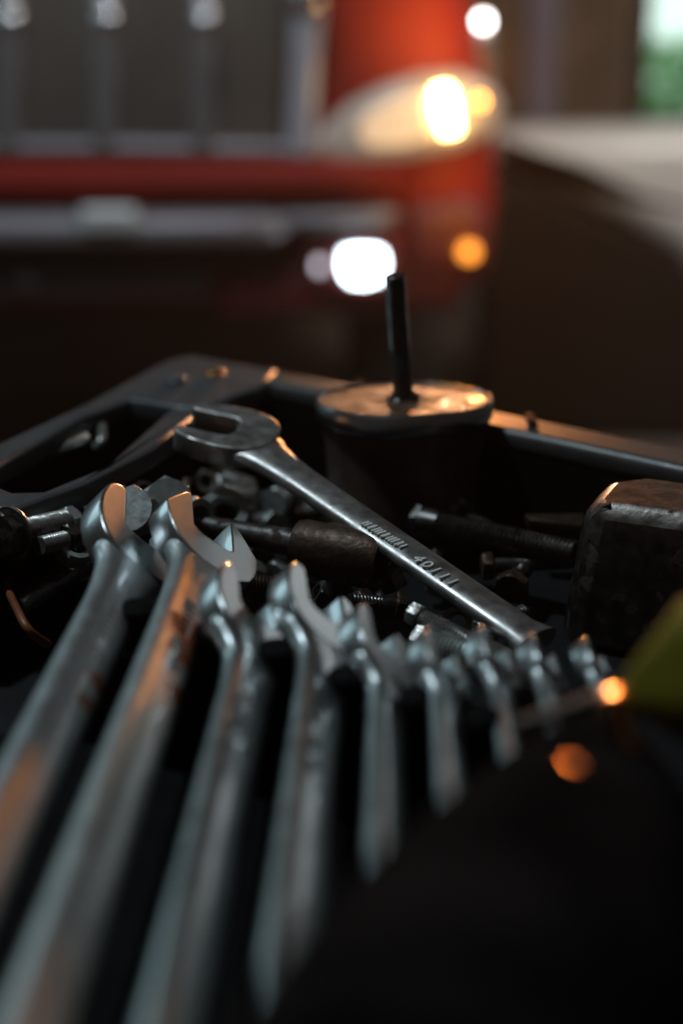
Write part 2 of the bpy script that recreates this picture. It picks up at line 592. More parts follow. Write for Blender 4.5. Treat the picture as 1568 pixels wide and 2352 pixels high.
# chrome side frame of the grille
lo, hi = Q(688, 352, YC - 0.03), Q(708, 8, YC - 0.03)
pts = [lo.lerp(hi, t) + Vector((0, -0.012, 0)) for t in (0, 0.33, 0.66, 1)]
for k in range(1, 9):
    a = k / 8 * R(88)
    pts.append(hi + Vector((0, -0.012 + 0.17 * (1 - math.cos(a)), 0.17 * math.sin(a))))
b = MB()
b.lathe([(0.035 * math.cos(R(t)), 0.035 * math.sin(R(t))) for t in range(-88, 89, 11)], Matrix.Translation(Q(706, -14, YC - 0.07)), 24)
part(b, 'frame_glint', M['chrome'], car, 60)  # chrome ball added to catch a highlight at the frame top
b = MB()
b.tube(pts, [0.026] * 3 + [0.03] * 9, 20)
part(b, 'grille_frame', mat('frame_grey', (0.50, 0.50, 0.56), 0.3, 0.3), car, 60)
b = MB()
b.tube([Q(-700, 340, YC - 0.045), Q(300, 338, YC - 0.045), Q(670, 345, YC - 0.045)], 0.015, 14)
part(b, 'grille_sill', M['silver_trim'], car, 60)


def bar(pix0, pix1, yf, depth, hz, name, material, n=12, root=None, turn=0.0):
    """rounded bumper bar between two pixels, hz half height; its right end turns back by turn"""
    a, c = Q(*pix0, yf), Q(*pix1, yf)
    rs = []
    N = 26
    for i in range(N + 1):
        t = i / N
        p = a.lerp(c, t)
        back = turn * max(0, (t - 0.75) / 0.25) ** 2
        e = 1.0 if 0 < i < N else 0.75
        ring = []
        for k in range(16):
            an = 2 * math.pi * k / 16
            cx, cz = math.cos(an), math.sin(an)
            sx = math.copysign(abs(cx) ** 0.6, cx) * depth / 2
            sz = math.copysign(abs(cz) ** 0.6, cz) * hz
            ring.append(p + Vector((0, depth / 2 + back + sx * e, sz * e)))
        rs.append(ring)
    b = MB()
    b.rings(rs)
    return part(b, name, material, root or car, 60)


bar((-700, 425), (985, 420), YC - 0.10, 0.16, 0.038, 'bumper', M['red_paint'], turn=0.09)
bar((-700, 535), (650, 530), YC - 0.12, 0.14, 0.030, 'bumper_trim', M['silver_trim'], turn=0.02)
bar((640, 508), (915, 508), YC - 0.08, 0.10, 0.016, 'trim_end', M['silver_trim'], turn=0.04)
bar((185, 506), (312, 506), YC - 0.135, 0.03, 0.022, 'trim_highlight', mat('highlight_silver', (0.62, 0.62, 0.62), 0.4, 0.2))  # pale piece added to imitate a highlight on the trim
front_panel([(-700, 585), (700, 585), (680, 610), (-700, 610)], YC - 0.03, YC + 0.02, 'air_gap', M['car_black'], 0.004)
front_panel([(-700, 605), (470, 605), (500, 640), (470, 688), (-700, 690)], YC - 0.025, YC + 0.02, 'lower_grille', M['mesh_grey'], 0.01)
for px in (65,):
    q = Q(px, 640, YC - 0.03)
    b = MB()
    b.lathe([(0.004, 0.016), (0.012, 0.012), (0.017, 0.004), (0.018, 0)], Matrix.Translation(q) @ Matrix.Rotation(R(90), 4, 'X'), 16)
    part(b, 'tow_cap', M['silver_trim'], car)
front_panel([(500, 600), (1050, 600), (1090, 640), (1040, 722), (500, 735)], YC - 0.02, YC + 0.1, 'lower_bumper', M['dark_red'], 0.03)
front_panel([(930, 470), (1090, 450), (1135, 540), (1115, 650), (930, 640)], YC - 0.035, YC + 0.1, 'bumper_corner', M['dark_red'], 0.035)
# headlight
hl = front_panel([(704, 345), (735, 300), (800, 240), (880, 198), (960, 172), (1060, 165), (1135, 200), (1158, 255), (1140, 305), (1060, 345), (930, 368), (780, 378)],
                 YC - 0.05, YC + 0.06, 'headlight', M['lens_clear'], 0.03)


def glow(pix, yf, name, material, root, bev=0.004):
    pts = [Q(px, py, yf) for px, py in pix]
    inv = root.matrix_world.inverted()
    b = MB()
    b.prism([(p.x, p.z) for p in pts], -(yf + 0.012), -yf, bev, tf=lambda p: Vector((p.x, -p.z, p.y)))
    return part(b, name, material, root)


def blob(cx, cy, rx, ry, n=18):
    return [(cx + rx * math.cos(2 * math.pi * k / n), cy + ry * math.sin(2 * math.pi * k / n)) for k in range(n)]


bpy.context.view_layer.update()
glow([(1000, 205), (1030, 200), (1045, 230), (1050, 300), (1020, 305), (1005, 270), (998, 235)], YC - 0.062, 'bulb_or_glint', M['headlight_glow'], hl)
glow([(820, 300), (850, 255), (920, 225), (985, 215), (990, 310), (930, 335), (850, 340)], YC - 0.056, 'reflector', M['lens_inner'], hl)
glow(blob(1103, 232, 9, 11), YC - 0.062, 'indicator', M['amber_glow'], hl)
# fog lamp
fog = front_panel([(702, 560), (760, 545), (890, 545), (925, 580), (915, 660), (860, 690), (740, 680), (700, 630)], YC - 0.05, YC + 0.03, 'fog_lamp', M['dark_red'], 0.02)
bpy.context.view_layer.update()
glow([(788, 580), (820, 575), (850, 575), (876, 580), (882, 605), (872, 640), (840, 650), (805, 648), (788, 625)], YC - 0.062, 'lens', M['fog_glow'], fog)
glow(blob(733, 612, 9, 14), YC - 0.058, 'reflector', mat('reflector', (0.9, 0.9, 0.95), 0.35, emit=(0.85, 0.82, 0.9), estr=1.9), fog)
# side marker
mk = front_panel(blob(1075, 580, 30, 26), YC - 0.05, YC + 0.03, 'side_marker', mat('amber_lens', (0.5, 0.12, 0.01), 0.3), 0.01)
bpy.context.view_layer.update()
glow(blob(1077, 580, 18, 17), YC - 0.062, 'marker_bulb', M['side_amber_glow'], mk)
for sx in (-1.75, 0.12):
    b = MB()
    b.lathe([(0.20, -0.11), (0.31, -0.11), (0.335, -0.08), (0.335, 0.08), (0.31, 0.11), (0.20, 0.11)],
            Matrix.Translation((sx, 3.45, 0.335)) @ Matrix.Rotation(R(90), 4, 'Y'), 40)
    part(b, 'tyre', M['tyre'], car)

# beams of the lit lamps, just in front of their lenses


def spot(name, loc, target, power, color, size=60, radius=0.03):
    ld = bpy.data.lights.new(name, 'SPOT')
    ld.energy = power
    ld.color = color
    ld.spot_size = R(size)
    ld.spot_blend = 0.6
    ld.shadow_soft_size = radius
    o = bpy.data.objects.new(name, ld)
    COL.objects.link(o)
    o.location = loc
    o.rotation_euler = (Vector(target) - Vector(loc)).to_track_quat('-Z', 'Y').to_euler()
    return o


spot('headlight_beam', Q(1020, 170, YC - 0.10), (0, 0.5, 0.9), 27, (1.0, 0.66, 0.44), 50, 0.03)
spot('indicator_beam', Q(1100, 150, YC - 0.10), (0, 0.5, 0.9), 42, (1.0, 0.28, 0.02), 60, 0.02)
# added amber spots, aimed back at the hood and corner to tint the paint
spot('hood_fill', Q(1085, 120, YC - 0.28), Q(1005, 60, YC), 8.0, (1.0, 0.50, 0.08), 52, 0.08)
spot('corner_fill', Q(1120, 430, YC - 0.25), Q(1060, 420, YC), 3.6, (1.0, 0.50, 0.08), 70, 0.12)

# ------------------------------------------------------------------ the white car
YW = 3.7
wc = thing('white_car', 'white car wing with dark wheel arch standing right behind the red car', 'car', (1.2, YW, 0))
bpy.context.view_layer.update()
front_panel([(1080, 330), (1100, 312), (1180, 300), (1400, 296), (2300, 290), (2300, 700), (1640, 700), (1560, 590), (1440, 520), (1300, 455), (1180, 415), (1110, 392), (1080, 372)],
            YW, YW + 0.32, 'wing', M['white_paint'], 0.09, wc, steps=8)
front_panel([(1110, 402), (1180, 424), (1300, 466), (1440, 530), (1560, 602), (1640, 720), (1700, 1000), (1110, 1000)], YW - 0.015, YW + 0.30, 'wheel_arch', mat('arch_dark', (0.022, 0.014, 0.009), 0.8, spec=0.1), 0.03, wc)
b = MB()
q = Q(1420, 800, YW + 0.2)
b.lathe([(0.20, -0.10), (0.29, -0.10), (0.32, -0.07), (0.32, 0.07), (0.29, 0.10), (0.20, 0.10)],
        Matrix.Translation((q.x, YW + 0.35, 0.32)) @ Matrix.Rotation(R(90), 4, 'X'), 40)
part(b, 'tyre', M['tyre'], wc)

# ------------------------------------------------------------------ tool cart and its tray
ZR = 0.905         # top of the tray rim
ZF = 0.842         # tray floor
ZW = 0.900         # axis height of the wrench shafts
cart = thing('tool_cart', 'black tool cart with a moulded tray top holding the tools', 'tool cart', (0, 0.4, 0))
bpy.context.view_layer.update()


def slab(pix, z1, name, bev=0.004, lip=0.012):
    """rounded lip of the tray, with the dark tray wall below it"""
    pts = [P(px, py, z1) for px, py in pix]
    poly = [(p.x, p.y) for p in pts]
    b = MB()
    b.prism(poly, z1 - lip, z1, bev)
    o = part(b, name, M['rim_edge' if name == 'far_rim' else 'tray_plastic'], cart)
    b = MB()
    b.prism(poly, ZF + 0.0005, z1 - lip - 0.0005, 0.0)
    part(b, 'tray_wall', M['black_plastic'], cart)
    return o


slab([(-120, 1095), (-60, 1045), (0, 1016), (200, 925), (360, 838), (400, 822), (440, 815), (500, 826), (640, 850), (600, 885), (540, 905), (470, 938), (400, 932),
      (300, 916), (190, 955), (60, 1030), (0, 1065), (-60, 1130), (-120, 1200)], ZR, 'outer_rim', 0.0022)
slab([(-120, 1200), (-60, 1130), (-20, 1110), (30, 1130), (100, 1128), (240, 1072), (400, 932), (470, 938), (350, 1028), (200, 1108), (0, 1182), (-120, 1235)],
     ZR - 0.001, 'divider', 0.0022)
slab([(560, 836), (800, 880), (1130, 940), (1240, 962), (1600, 1034), (1900, 1095), (1900, 1150), (1600, 1080), (1240, 1002), (800, 912), (600, 872)],
     ZR - 0.0005, 'far_rim', 0.004)
pl = P(-120, 1180, ZR)
b = MB()
b.prism([(-0.30, -0.10), (0.45, -0.10), (0.45, 0.44), (-0.085, 0.86), (-0.13, 0.80), (-0.30, 0.40)], ZF - 0.01, ZF, 0.002)
part(b, 'tray_floor', M['cart_paint'], cart)
b = MB()
b.prism([(-0.29, -0.10), (0.44, -0.10), (0.44, 0.43), (-0.085, 0.84), (-0.12, 0.80), (-0.29, 0.40)], 0.08, ZF - 0.011, 0.01)
part(b, 'cabinet', M['cart_paint'], cart)
for px, py, mm in ((405, 876, 'tray_plastic'), (492, 860, 'glint_steel')):  # second rivet is tinted orange to imitate a glint
    q = P(px, py, ZR)
    b = MB()
    b.lathe([(0.006, 0), (0.006, 0.0015), (0.004, 0.003), (0.001, 0.0035)], Matrix.Translation(q), 16)
    part(b, 'rivet', M[mm], cart)
# ribs on the far rim
for px in (825, 1218):
    q = P(px, 965 if px > 1000 else 890, ZR)
    b = MB()
    b.box((q.x - 0.002, q.y - 0.012, ZR - 0.01), (q.x + 0.002, q.y + 0.008, ZR + 0.002), 0.0007)
    part(b, 'rib', M['black_plastic'], cart)

# ------------------------------------------------------------------ combination wrenches
HEAD = [(.02, 0), (.03, .20), (.08, .36), (.17, .46), (.30, .49), (.65, .49), (1.14, .49), (1.27, .52), (1.34, .61), (1.32, .73), (1.20, .86), (.98, .97),
        (.70, 1.05), (.38, 1.10), (.05, 1.10), (-.30, 1.03), (-.60, .88), (-.82, .62), (-.93, .3)]
HEAD_ANGULAR = [(.02, 0), (.03, .25), (.08, .42), (.16, .49), (.6, .50), (1.10, .50), (1.24, .53), (1.27, .57), (1.22, .66), (.85, .90), (.44, 1.15), (.36, 1.17), (0, 1.12),
                (-.30, 1.03), (-.60, .88), (-.82, .62), (-.93, .3)]


def head_outline(S, ang, k=3, shape=None):
    half = catmull(HEAD, k) if shape is None else shape
    full = [(p * S, q * S) for p, q in half] + [(p * S, -q * S) for p, q in reversed(half[1:])]
    c, s = math.cos(ang), math.sin(ang)
    return [(p * c - q * s, p * s + q * c) for p, q in full]


def superell(w, t, e, n=28):
    out = []
    for k in range(n):
        a = 2 * math.pi * k / n
        c, s = math.cos(a), math.sin(a)
        out.append((math.copysign(abs(c) ** e, c) * w / 2, math.copysign(abs(s) ** e, s) * t / 2))
    return out


def wrench_parts(root, S, Lw, wsh, tsh, T, ang, steel, steel2=None, ring=True, shape=None, tilt=0.0, yoff=0.0):
    """open jaw at the origin pointing to +x, shaft and ring end along -x, flat faces along z"""
    b = MB()
    hm_ = Matrix.Translation((-0.7 * S, 0, 0)) @ Matrix.Rotation(-tilt, 4, 'Y') @ Matrix.Translation((0.7 * S, 0, 0))
    b.prism(head_outline(S, ang, 3, shape), -T / 2, T / 2, T * (0.10 if shape is None else 0.05), steps=3, tf=lambda p: hm_ @ p)
    b.build('jaw', steel, root, 30)
    # shaft: flared where it runs into the jaw and into the ring
    st = [(-0.62, 1.20, .84), (-0.86, 1.18, .84), (-0.95, 1.08, .82), (-1.05, .99, .78), (-1.18, .91, .73), (-1.40, .82, .67), (-1.75, .74, .60), (-2.1, .69, .57), (-2.6, .65, .55)]
    rs = []
    for u, ws, ts in st:
        rs.append((u * S, wsh * (1 + (ws - .64) / .64 * 0.75), tsh + (T * 0.95 - tsh) * max(0, (ts - .55) / .45)))
    for f in (0.3, 0.45, 0.6, 0.75, 0.88, 0.96):
        rs.append((-2.6 * S - (Lw - 3.3 * S) * f, wsh * (1 - 0.08 * f), tsh * (1 - 0.05 * f)))
    rs.append((-Lw + 0.55 * S, wsh * 1.2, tsh * 1.2))
    b = MB()
    b.rings([[Vector((x, y + yoff * min(1, max(0, (-x / S - .9) / .5)), z)) for y, z in superell(ww, tt, 0.72)] for x, ww, tt in rs])
    b.build('shaft', steel2 or steel, root, 50)
    if ring:
        b = MB()
        ro, ri = 0.82 * S, 0.52 * S
        prof = [(ri, -T * .55), (ro * .93, -T * .55), (ro, -T * .4), (ro, T * .4), (ro * .93, T * .55), (ri, T * .55)]
        seg = 36
        rings_ = []
        for rr, z in prof + [prof[0]]:
            rings_.append([Vector((-Lw + rr * math.cos(2 * math.pi * k / seg) * (1 if rr > ri else (1 + 0.06 * (k % 3 == 0))),
                                   rr * math.sin(2 * math.pi * k / seg), z)) for k in range(seg)])
        b.rings(rings_, False, False)
        b.build('ring_end', steel, root, 40)


U = Vector((0.035, 0.9994, 0)).normalized()
#        dot px      S      L     shaft w  t      T     roll material
WR = [((268, 1283), .0215, .345, .0195, .0120, .0125, 45, 'spotted_satin', 'largest wrench at the left end of the row, jaw lit orange'),
      ((432, 1278), .0200, .325, .0185, .0115, .0120, 43, 'rusty_satin', 'second wrench from the left, angular jaw and rust patches on its shaft'),
      ((540, 1462), .0175, .300, .0180, .0095, .0108, 45, 'satin_steel', 'third wrench from the left, half covering the rusty wrench jaw'),
      ((706, 1456), .0172, .265, .0178, .0092, .0104, 45, 'satin_steel', 'fourth wrench from the left, before the small nut and socket'),
      ((849, 1537), .0134, .225, .0125, .0085, .0095, 50, 'satin_steel', 'fifth wrench in the row with narrow bright shaft'),
      ((998, 1575), .0112, .190, .0105, .0070, .0085, 50, 'satin_steel', 'sixth wrench in the row, beside the small threaded bolt'),
      ((1126, 1553), .0100, .170, .0092, .0062, .0076, 50, 'satin_steel', 'seventh wrench in the row, third from the small right end'),
      ((1240, 1560), .0088, .150, .0080, .0056, .0068, 52, 'satin_steel', 'eighth wrench in the row, its jaw over the end of the long wrench'),
      ((1362, 1560), .0080, .130, .0070, .0050, .0060, 52, 'satin_steel', 'smallest wrench at the right end, mostly hidden by the black tool')]
for (dot, S, Lw, ws, ts, T, roll, mm, lab) in WR:
    v = Vector((-math.cos(R(roll)), 0, math.sin(R(roll))))
    j = P(dot[0], dot[1], ZW + ws * 0.45)
    c = Vector((j.x, j.y, ZW)) + U * (S * 1.25) + Vector((0.002, 0, 0))
    m = frame(c, U, U.cross(v))
    root = thing('combination_wrench', lab, 'wrench', mtx=m, group='satin wrenches standing in the rack')
    wrench_parts(root, S, Lw, ws, ts, T, R(15), M['satin_steel'], M['shaft_satin' if mm == 'satin_steel' else mm], shape=HEAD_ANGULAR if mm == 'rusty_satin' else None, tilt=R(3.5), yoff={.0175: -.0042, .0172: -.0042, .0134: -.0046, .0112: -.0015, .0100: -.002}.get(S, 0.0))
    if S > .016:        # worn raised lettering on the right hand face of the larger shafts
        b = MB()
        for k in range(11):
            xx = -3.0 * S - k * .0042 - (.006 if k > 5 else 0)
            hh = .0016 + .0012 * random.random()
            y0 = random.uniform(-.0006, .0006) - ws * .02
            b.prism([(xx, y0 - hh), (xx + .0011, y0 - hh), (xx + .0011, y0 + hh), (xx, y0 + hh)], ts * .44, ts * .5 + .0005, .0002, steps=1)
            if k % 2:
                b.prism([(xx + .0012, y0 + hh - .001), (xx + .0026, y0 + hh - .001), (xx + .0026, y0 + hh), (xx + .0012, y0 + hh)], ts * .44, ts * .5 + .0005, .0002, steps=1)
        b.build('raised_lettering', M['satin_steel'], root, 30)
bpy.context.view_layer.update()

# rack that holds them: a rail under the shafts with a divider between each pair
rack = thing('wrench_rack', 'black plastic rack with dividers holding the row of wrenches', 'tool rack', tuple(P(700, 1560, ZF)))
bpy.context.view_layer.update()
A, B = P(180, 1425, ZW - 0.012), P(1330, 1700, ZW - 0.012)
d = (B - A).normalized()
nrm = Vector((-d.y, d.x, 0))
b = MB()
poly = [A - nrm * 0.014, B - nrm * 0.014, B + nrm * 0.008, A + nrm * 0.008]
b.prism([(p.x, p.y) for p in poly], ZF + 0.001, ZW - 0.014, 0.003)
part(b, 'rail', M['black_plastic'], rack)
for px, py, s in ((318, 1440, 1.1), (500, 1492, 1.1), (640, 1535, 1.0), (800, 1598, 0.95), (960, 1648, 0.9), (1112, 1698, 0.85)):
    q = P(px, py, ZW - 0.006)
    b = MB()
    prof = [(.62, -.018), (.58, -.008), (.60, -.002), (.95, .002), (1.0, .005), (.92, .008), (.5, .0095), (.1, .010)]
    b.lathe([(r * 0.0075 * s, z) for r, z in prof], Matrix.Translation(q), 20)
    part(b, 'divider', M['black_plastic'], rack)
# lower tray insert under the shafts
b = MB()
lo = [P(-300, 1500, ZF + 0.02), P(1400, 1800, ZF + 0.02)]
b.prism([(-0.20, 0.02), (0.20, 0.02), (B.x, B.y - 0.05), (A.x, A.y - 0.04), (-0.20, A.y - 0.04)], ZF + 0.001, ZF + 0.022, 0.004)
tag(b.build('foam_insert', M['black_plastic']), 'black insert in the tray below the wrench shafts', 'tray insert')

# ------------------------------------------------------------------ the long wrench with raised figures
za, zc = 0.911, 0.870
hd, tl = P(546, 1005, za), P(1280, 1508, zc)
ax = (hd - tl).normalized()
m = frame(hd, ax, (0.05, -0.10, 1))
lw = thing('long_wrench', 'long flat wrench with raised figures lying across the tray', 'wrench', mtx=m)
wrench_parts(lw, .0200, (hd - tl).length + 0.0, .0180, .0080, .0105, R(36), M['long_steel'], ring=False)
bpy.context.view_layer.update()


def raised_text(txt, size, where, xdir, updir, up, material, root, name):
    cu = bpy.data.curves.new('t', 'FONT')
    cu.body = txt
    cu.size = size
    cu.extrude = 0.0003
    cu.bevel_depth = 0.0001
    cu.space_character = 1.25
    to = bpy.data.objects.new('t', cu)
    COL.objects.link(to)
    bpy.context.view_layer.update()
    dg = bpy.context.evaluated_depsgraph_get()
    me = bpy.data.meshes.new_from_object(to.evaluated_get(dg))
    bpy.data.objects.remove(to)
    me.name = name
    me.materials.clear()
    me.materials.append(material)
    o = bpy.data.objects.new(name, me)
    COL.objects.link(o)
    o.matrix_world = frame(where, xdir, up)
    mw = o.matrix_world.copy()
    o.parent = root
    o.matrix_parent_inverse = root.matrix_world.inverted()
    o.matrix_world = mw
    return o


nz = m.to_3x3() @ Vector((0, 0, 1))
ty = nz.cross(-ax)
q = P(948, 1283, za + 0.006)
face = hd + nz * 0.0043


def onface(px, py):
    a, bb = (px - 784) / FPX, (1176 - py) / FPX
    dd = Vector((a, math.cos(TILT) + bb * math.sin(TILT), -math.sin(TILT) + bb * math.cos(TILT)))
    c0 = Vector((0, 0, CAM_Z))
    t = (face - c0).dot(nz) / dd.dot(nz)
    return c0 + dd * t


M['figure_steel'] = mat('figure_steel', (0.85, 0.83, 0.78), 0.5, 0.2)
raised_text('40111', 0.0080, onface(944, 1283), -ax, ty, nz, M['figure_steel'], lw, 'raised_figures')
b = MB()
p0, p1 = onface(838, 1202), onface(922, 1252)
for k in range(9):
    c = p0.lerp(p1, k / 8)
    h = 0.0021 + 0.0006 * random.random()
    for dx in ((-0.0011, 0.0011) if k % 3 else (0.0,)):
        cc = c - ax * dx
        e1, e2 = ax * 0.00045, ty * h
        vs = [cc - e1 - e2, cc + e1 - e2, cc + e1 + e2, cc - e1 + e2]
        b.add([p - nz * 0.0004 for p in vs] + [p + nz * 0.0004 for p in vs],
              [(4, 5, 6, 7), (0, 1, 5, 4), (1, 2, 6, 5), (2, 3, 7, 6), (3, 0, 4, 7)])
part(b, 'raised_lettering', M['figure_steel'], lw)

# ------------------------------------------------------------------ engine mount
ZT = 0.917
c = P(927, 915, ZT)
em = thing('engine_mount', 'round black rubber mount with rusty steel top plate and threaded stud', 'engine mount', (c.x, c.y, ZF))
bpy.context.view_layer.update()
rad = 0.0445
tilt = Matrix.Translation((c.x, c.y, ZT)) @ Matrix.Rotation(R(-3.5), 4, 'X') @ Matrix.Rotation(R(-1.0), 4, 'Y')
b = MB()
b.lathe([(rad * .84, -.074), (rad * .88, -.070), (rad * .87, -.05), (rad * .88, -.03), (rad * .92, -.016), (rad * .95, -.0095)], tilt, 48)
part(b, 'rubber_body', M['rubber'], em)


def wavy(prof, amp, ramp_):
    out = []
    for r, z in prof:
        ring = []
        for k in range(96):
            a = 2 * math.pi * k / 96
            rr = rad * r * (1 + amp * (math.sin(3 * a + 1) + 0.5 * math.sin(7 * a) + 0.25 * math.sin(17 * a)))
            ring.append(tilt @ Vector((rr * math.cos(a), rr * math.sin(a), z + ramp_ * math.sin(5 * a + 2) + ramp_ * .5 * math.sin(31 * a))))
        out.append(ring)
    return out


b = MB()
b.rings(wavy([(.90, -.0105), (.96, -.0108), (1.0, -.0085), (1.005, -.005), (1.0, -.0015), (.98, .0002), (.955, .0004), (.945, -.0006)], .008, .00025), True, True)
part(b, 'rolled_rim', M['satin_steel'], em, 50)
b = MB()
rs = []
for i_ in range(19):
    r = .945 * (1 - i_ / 19)
    ring = []
    for k in range(96):
        a = 2 * math.pi * k / 96
        h = .00016 * random.uniform(-1, 1)
        ring.append(tilt @ Vector((rad * r * math.cos(a), rad * r * math.sin(a), -.0004 + h * (1 if r < .9 else 0))))
    rs.append(ring)
b.rings(rs, False, True)
part(b, 'top_plate', M['rusty_plate'], em, 60)
top = Q(906, 622, c.y - 0.006)
m2 = zframe(Vector((c.x, c.y, ZT - 0.002)), top)
Ls = (top - Vector((c.x, c.y, ZT))).length
b = MB()
b.lathe([(.0050, 0), (.0050, Ls * .42), (.0046, Ls * .43)], m2, 20)
b.thread(.0054, .0008, .0015, Ls * .42, Ls, m2, 24)
part(b, 'stud', M['dark_steel'], em)
b = MB()
b.hexa(.014, .0004, .004, m2)
part(b, 'nut', M['dark_steel'], em)

# ------------------------------------------------------------------ hammer head
e0 = Q(1330, 1180, 0.555)
hb = Q(1287, 1462, 0.548)
hm = thing('hammer_head', 'worn square steel hammer head standing at the right edge of the tray', 'hammer', (e0.x + 0.02, 0.56, hb.z))
bpy.context.view_layer.update()
zt = Q(1440, 1105, 0.585).z
ang = R(-24)
mt = Matrix.Translation((e0.x, e0.y, 0)) @ Matrix.Rotation(ang, 4, 'Z')


def hpt(x, y, z):
    # the left end leans a little: the block is narrower at its top
    return mt @ Vector((x, y, z))


b = MB()
W2, D2 = 0.11, 0.052
z0, z1 = ZF + 0.002, zt
rings_ = []
for zz, ins in ((z0, 0.002), (z0 + 0.004, 0), (z1 - 0.012, 0), (z1 - 0.006, .0012), (z1 - 0.0018, .0045), (z1, .0075)):
    lean = -0.0075 * (1 - (zz - z0) / (z1 - z0))
    cx = 0.011
    poly = [(ins + lean, cx), (cx * .35 + ins + lean, cx * .35), (cx + lean, ins), (W2, ins), (W2, D2 - ins), (cx * 1.6 + lean, D2 - ins), (ins + lean, D2 - cx * 1.6)]
    rings_.append([hpt(x, y, zz) for x, y in poly])
b.rings(rings_)
part(b, 'head', mat('hammer_steel', (0.18, 0.155, 0.14), 0.36, 1.0, rvar=0.1, bump=0.00012, bscale=420, cvar=0.35, cscale=110,
                    spot=(0.05, 0.03, 0.02), spot_scale=110, spot_thr=0.60), hm, 25)
b = MB()
hc = hpt(0.095, D2 / 2, 0.885)
b.tube([hc, hc + Vector((0.10, -0.03, 0.0)), hc + Vector((0.25, -0.08, 0.0))], [0.012, 0.013, 0.015], 16)
part(b, 'handle', M['board'], hm)

# ------------------------------------------------------------------ loose bolts, nuts and bits in the tray


def bolt(label, head, tip, r, af, hh, material, name='hex_bolt', group=None, thread_from=0.0, washer=False, cat='bolt'):
    head, tip = Vector(head), Vector(tip)
    m = zframe(head, tip)
    L = (tip - head).length
    t = thing(name, label, cat, mtx=m, group=group)
    b = MB()
    b.hexa(af, -hh, 0)
    if washer:
        b.lathe([(af * .62, 0), (af * .66, .0006), (af * .64, .0018), (r, .002)])
    b.build('head', M[material[0]], t, 30)
    b = MB()
    if thread_from > 0:
        b.lathe([(r, 0), (r, L * thread_from)], None, 20)
    b.thread(r, r * .2, max(.0015, r * .32), L * thread_from, L, None, 20)
    b.build('shank', M[material[1]], t, 30)
    return t


def nut(label, c, axis, af, h, material, group=None):
    c = Vector(c)
    m = zframe(c, c + Vector(axis))
    b = MB()
    b.hexa(af, -h / 2, h / 2, None, af * .29)
    o = b.build('hex_nut', M[material], None, 30)
    o.matrix_world = m
    return tag(o, label, 'nut', group)


bolt('dark bolt with flanged head at the left frame edge', P(20, 1226, .898), P(150, 1198, .893), .0056, .018, .006, ('dark_steel', 'worn_steel'), washer=True)
nut('bright end nut on the left by the dark flanged bolt', P(157, 1203, .891), P(158, 1203, .891) - P(20, 1226, .898), .0135, .006, 'zinc')
bolt('small oily bolt lying under the dark flanged bolt', P(150, 1240, .889), P(92, 1254, .891), .0042, .012, .005, ('dark_steel', 'worn_steel'))
nut('dark nut on the left behind the largest wrench', P(170, 1264, .884), (0.4, -0.3, 0.8), .015, .007, 'zinc')
bolt('upright bolt with pale head between the two largest wrenches', P(312, 1186, .893), P(385, 1265, .862), .0072, .0205, .010, ('zinc', 'dark_steel'))
bolt('upright bolt with dull pale head behind the rusty wrench jaw', P(382, 1162, .893), P(345, 1240, .856), .0074, .0205, .010, ('zinc', 'dark_steel'))
nut('pale nut standing on edge behind the second wrench tip', P(448, 1188, .885), (0.7, -0.6, 0.25), .017, .008, 'zinc')
nut('grey hex nut lying right of the second wrench tip', P(515, 1180, .880), (0.15, -0.75, 0.7), .022, .010, 'zinc')
nut('small dark nut right behind the fourth wrench jaw', P(738, 1368, .870), (-0.7, -0.1, 0.45), .0115, .006, 'dark_steel')
bolt('pale blurred clevis bolt near the long wrench jaw', P(500, 1088, .868), P(575, 1118, .868), .0048, .014, .008, ('worn_steel', 'worn_steel'))
bolt('pale blurred bolt lying beside the clevis bolt', P(515, 1128, .866), P(590, 1140, .866), .0048, .014, .008, ('worn_steel', 'worn_steel'))
bolt('thick dark stud with rolled thread behind the long wrench', P(970, 1198, .872), P(1320, 1275, .872), .0068, .0135, .004, ('dark_steel', 'dark_steel'), name='stud_bolt', thread_from=.12)
bolt('small dark bolt behind the sixth wrench jaw', P(966, 1418, .878), P(1085, 1478, .874), .0038, .0085, .005, ('worn_steel', 'worn_steel'))
bolt('short coarse threaded bolt right of the sixth wrench jaw', P(975, 1478, .872), P(1075, 1505, .872), .0058, .012, .004, ('worn_steel', 'zinc'))
bolt('dark threaded bolt below the end of the long wrench', P(1110, 1492, .868), P(1250, 1570, .866), .0055, .012, .005, ('worn_steel', 'worn_steel'))
bolt('dark bolt lying under the rack side of the fourth wrench', P(560, 1335, .868), P(650, 1345, .866), .0040, .011, .005, ('rust_brown', 'rust_brown'))

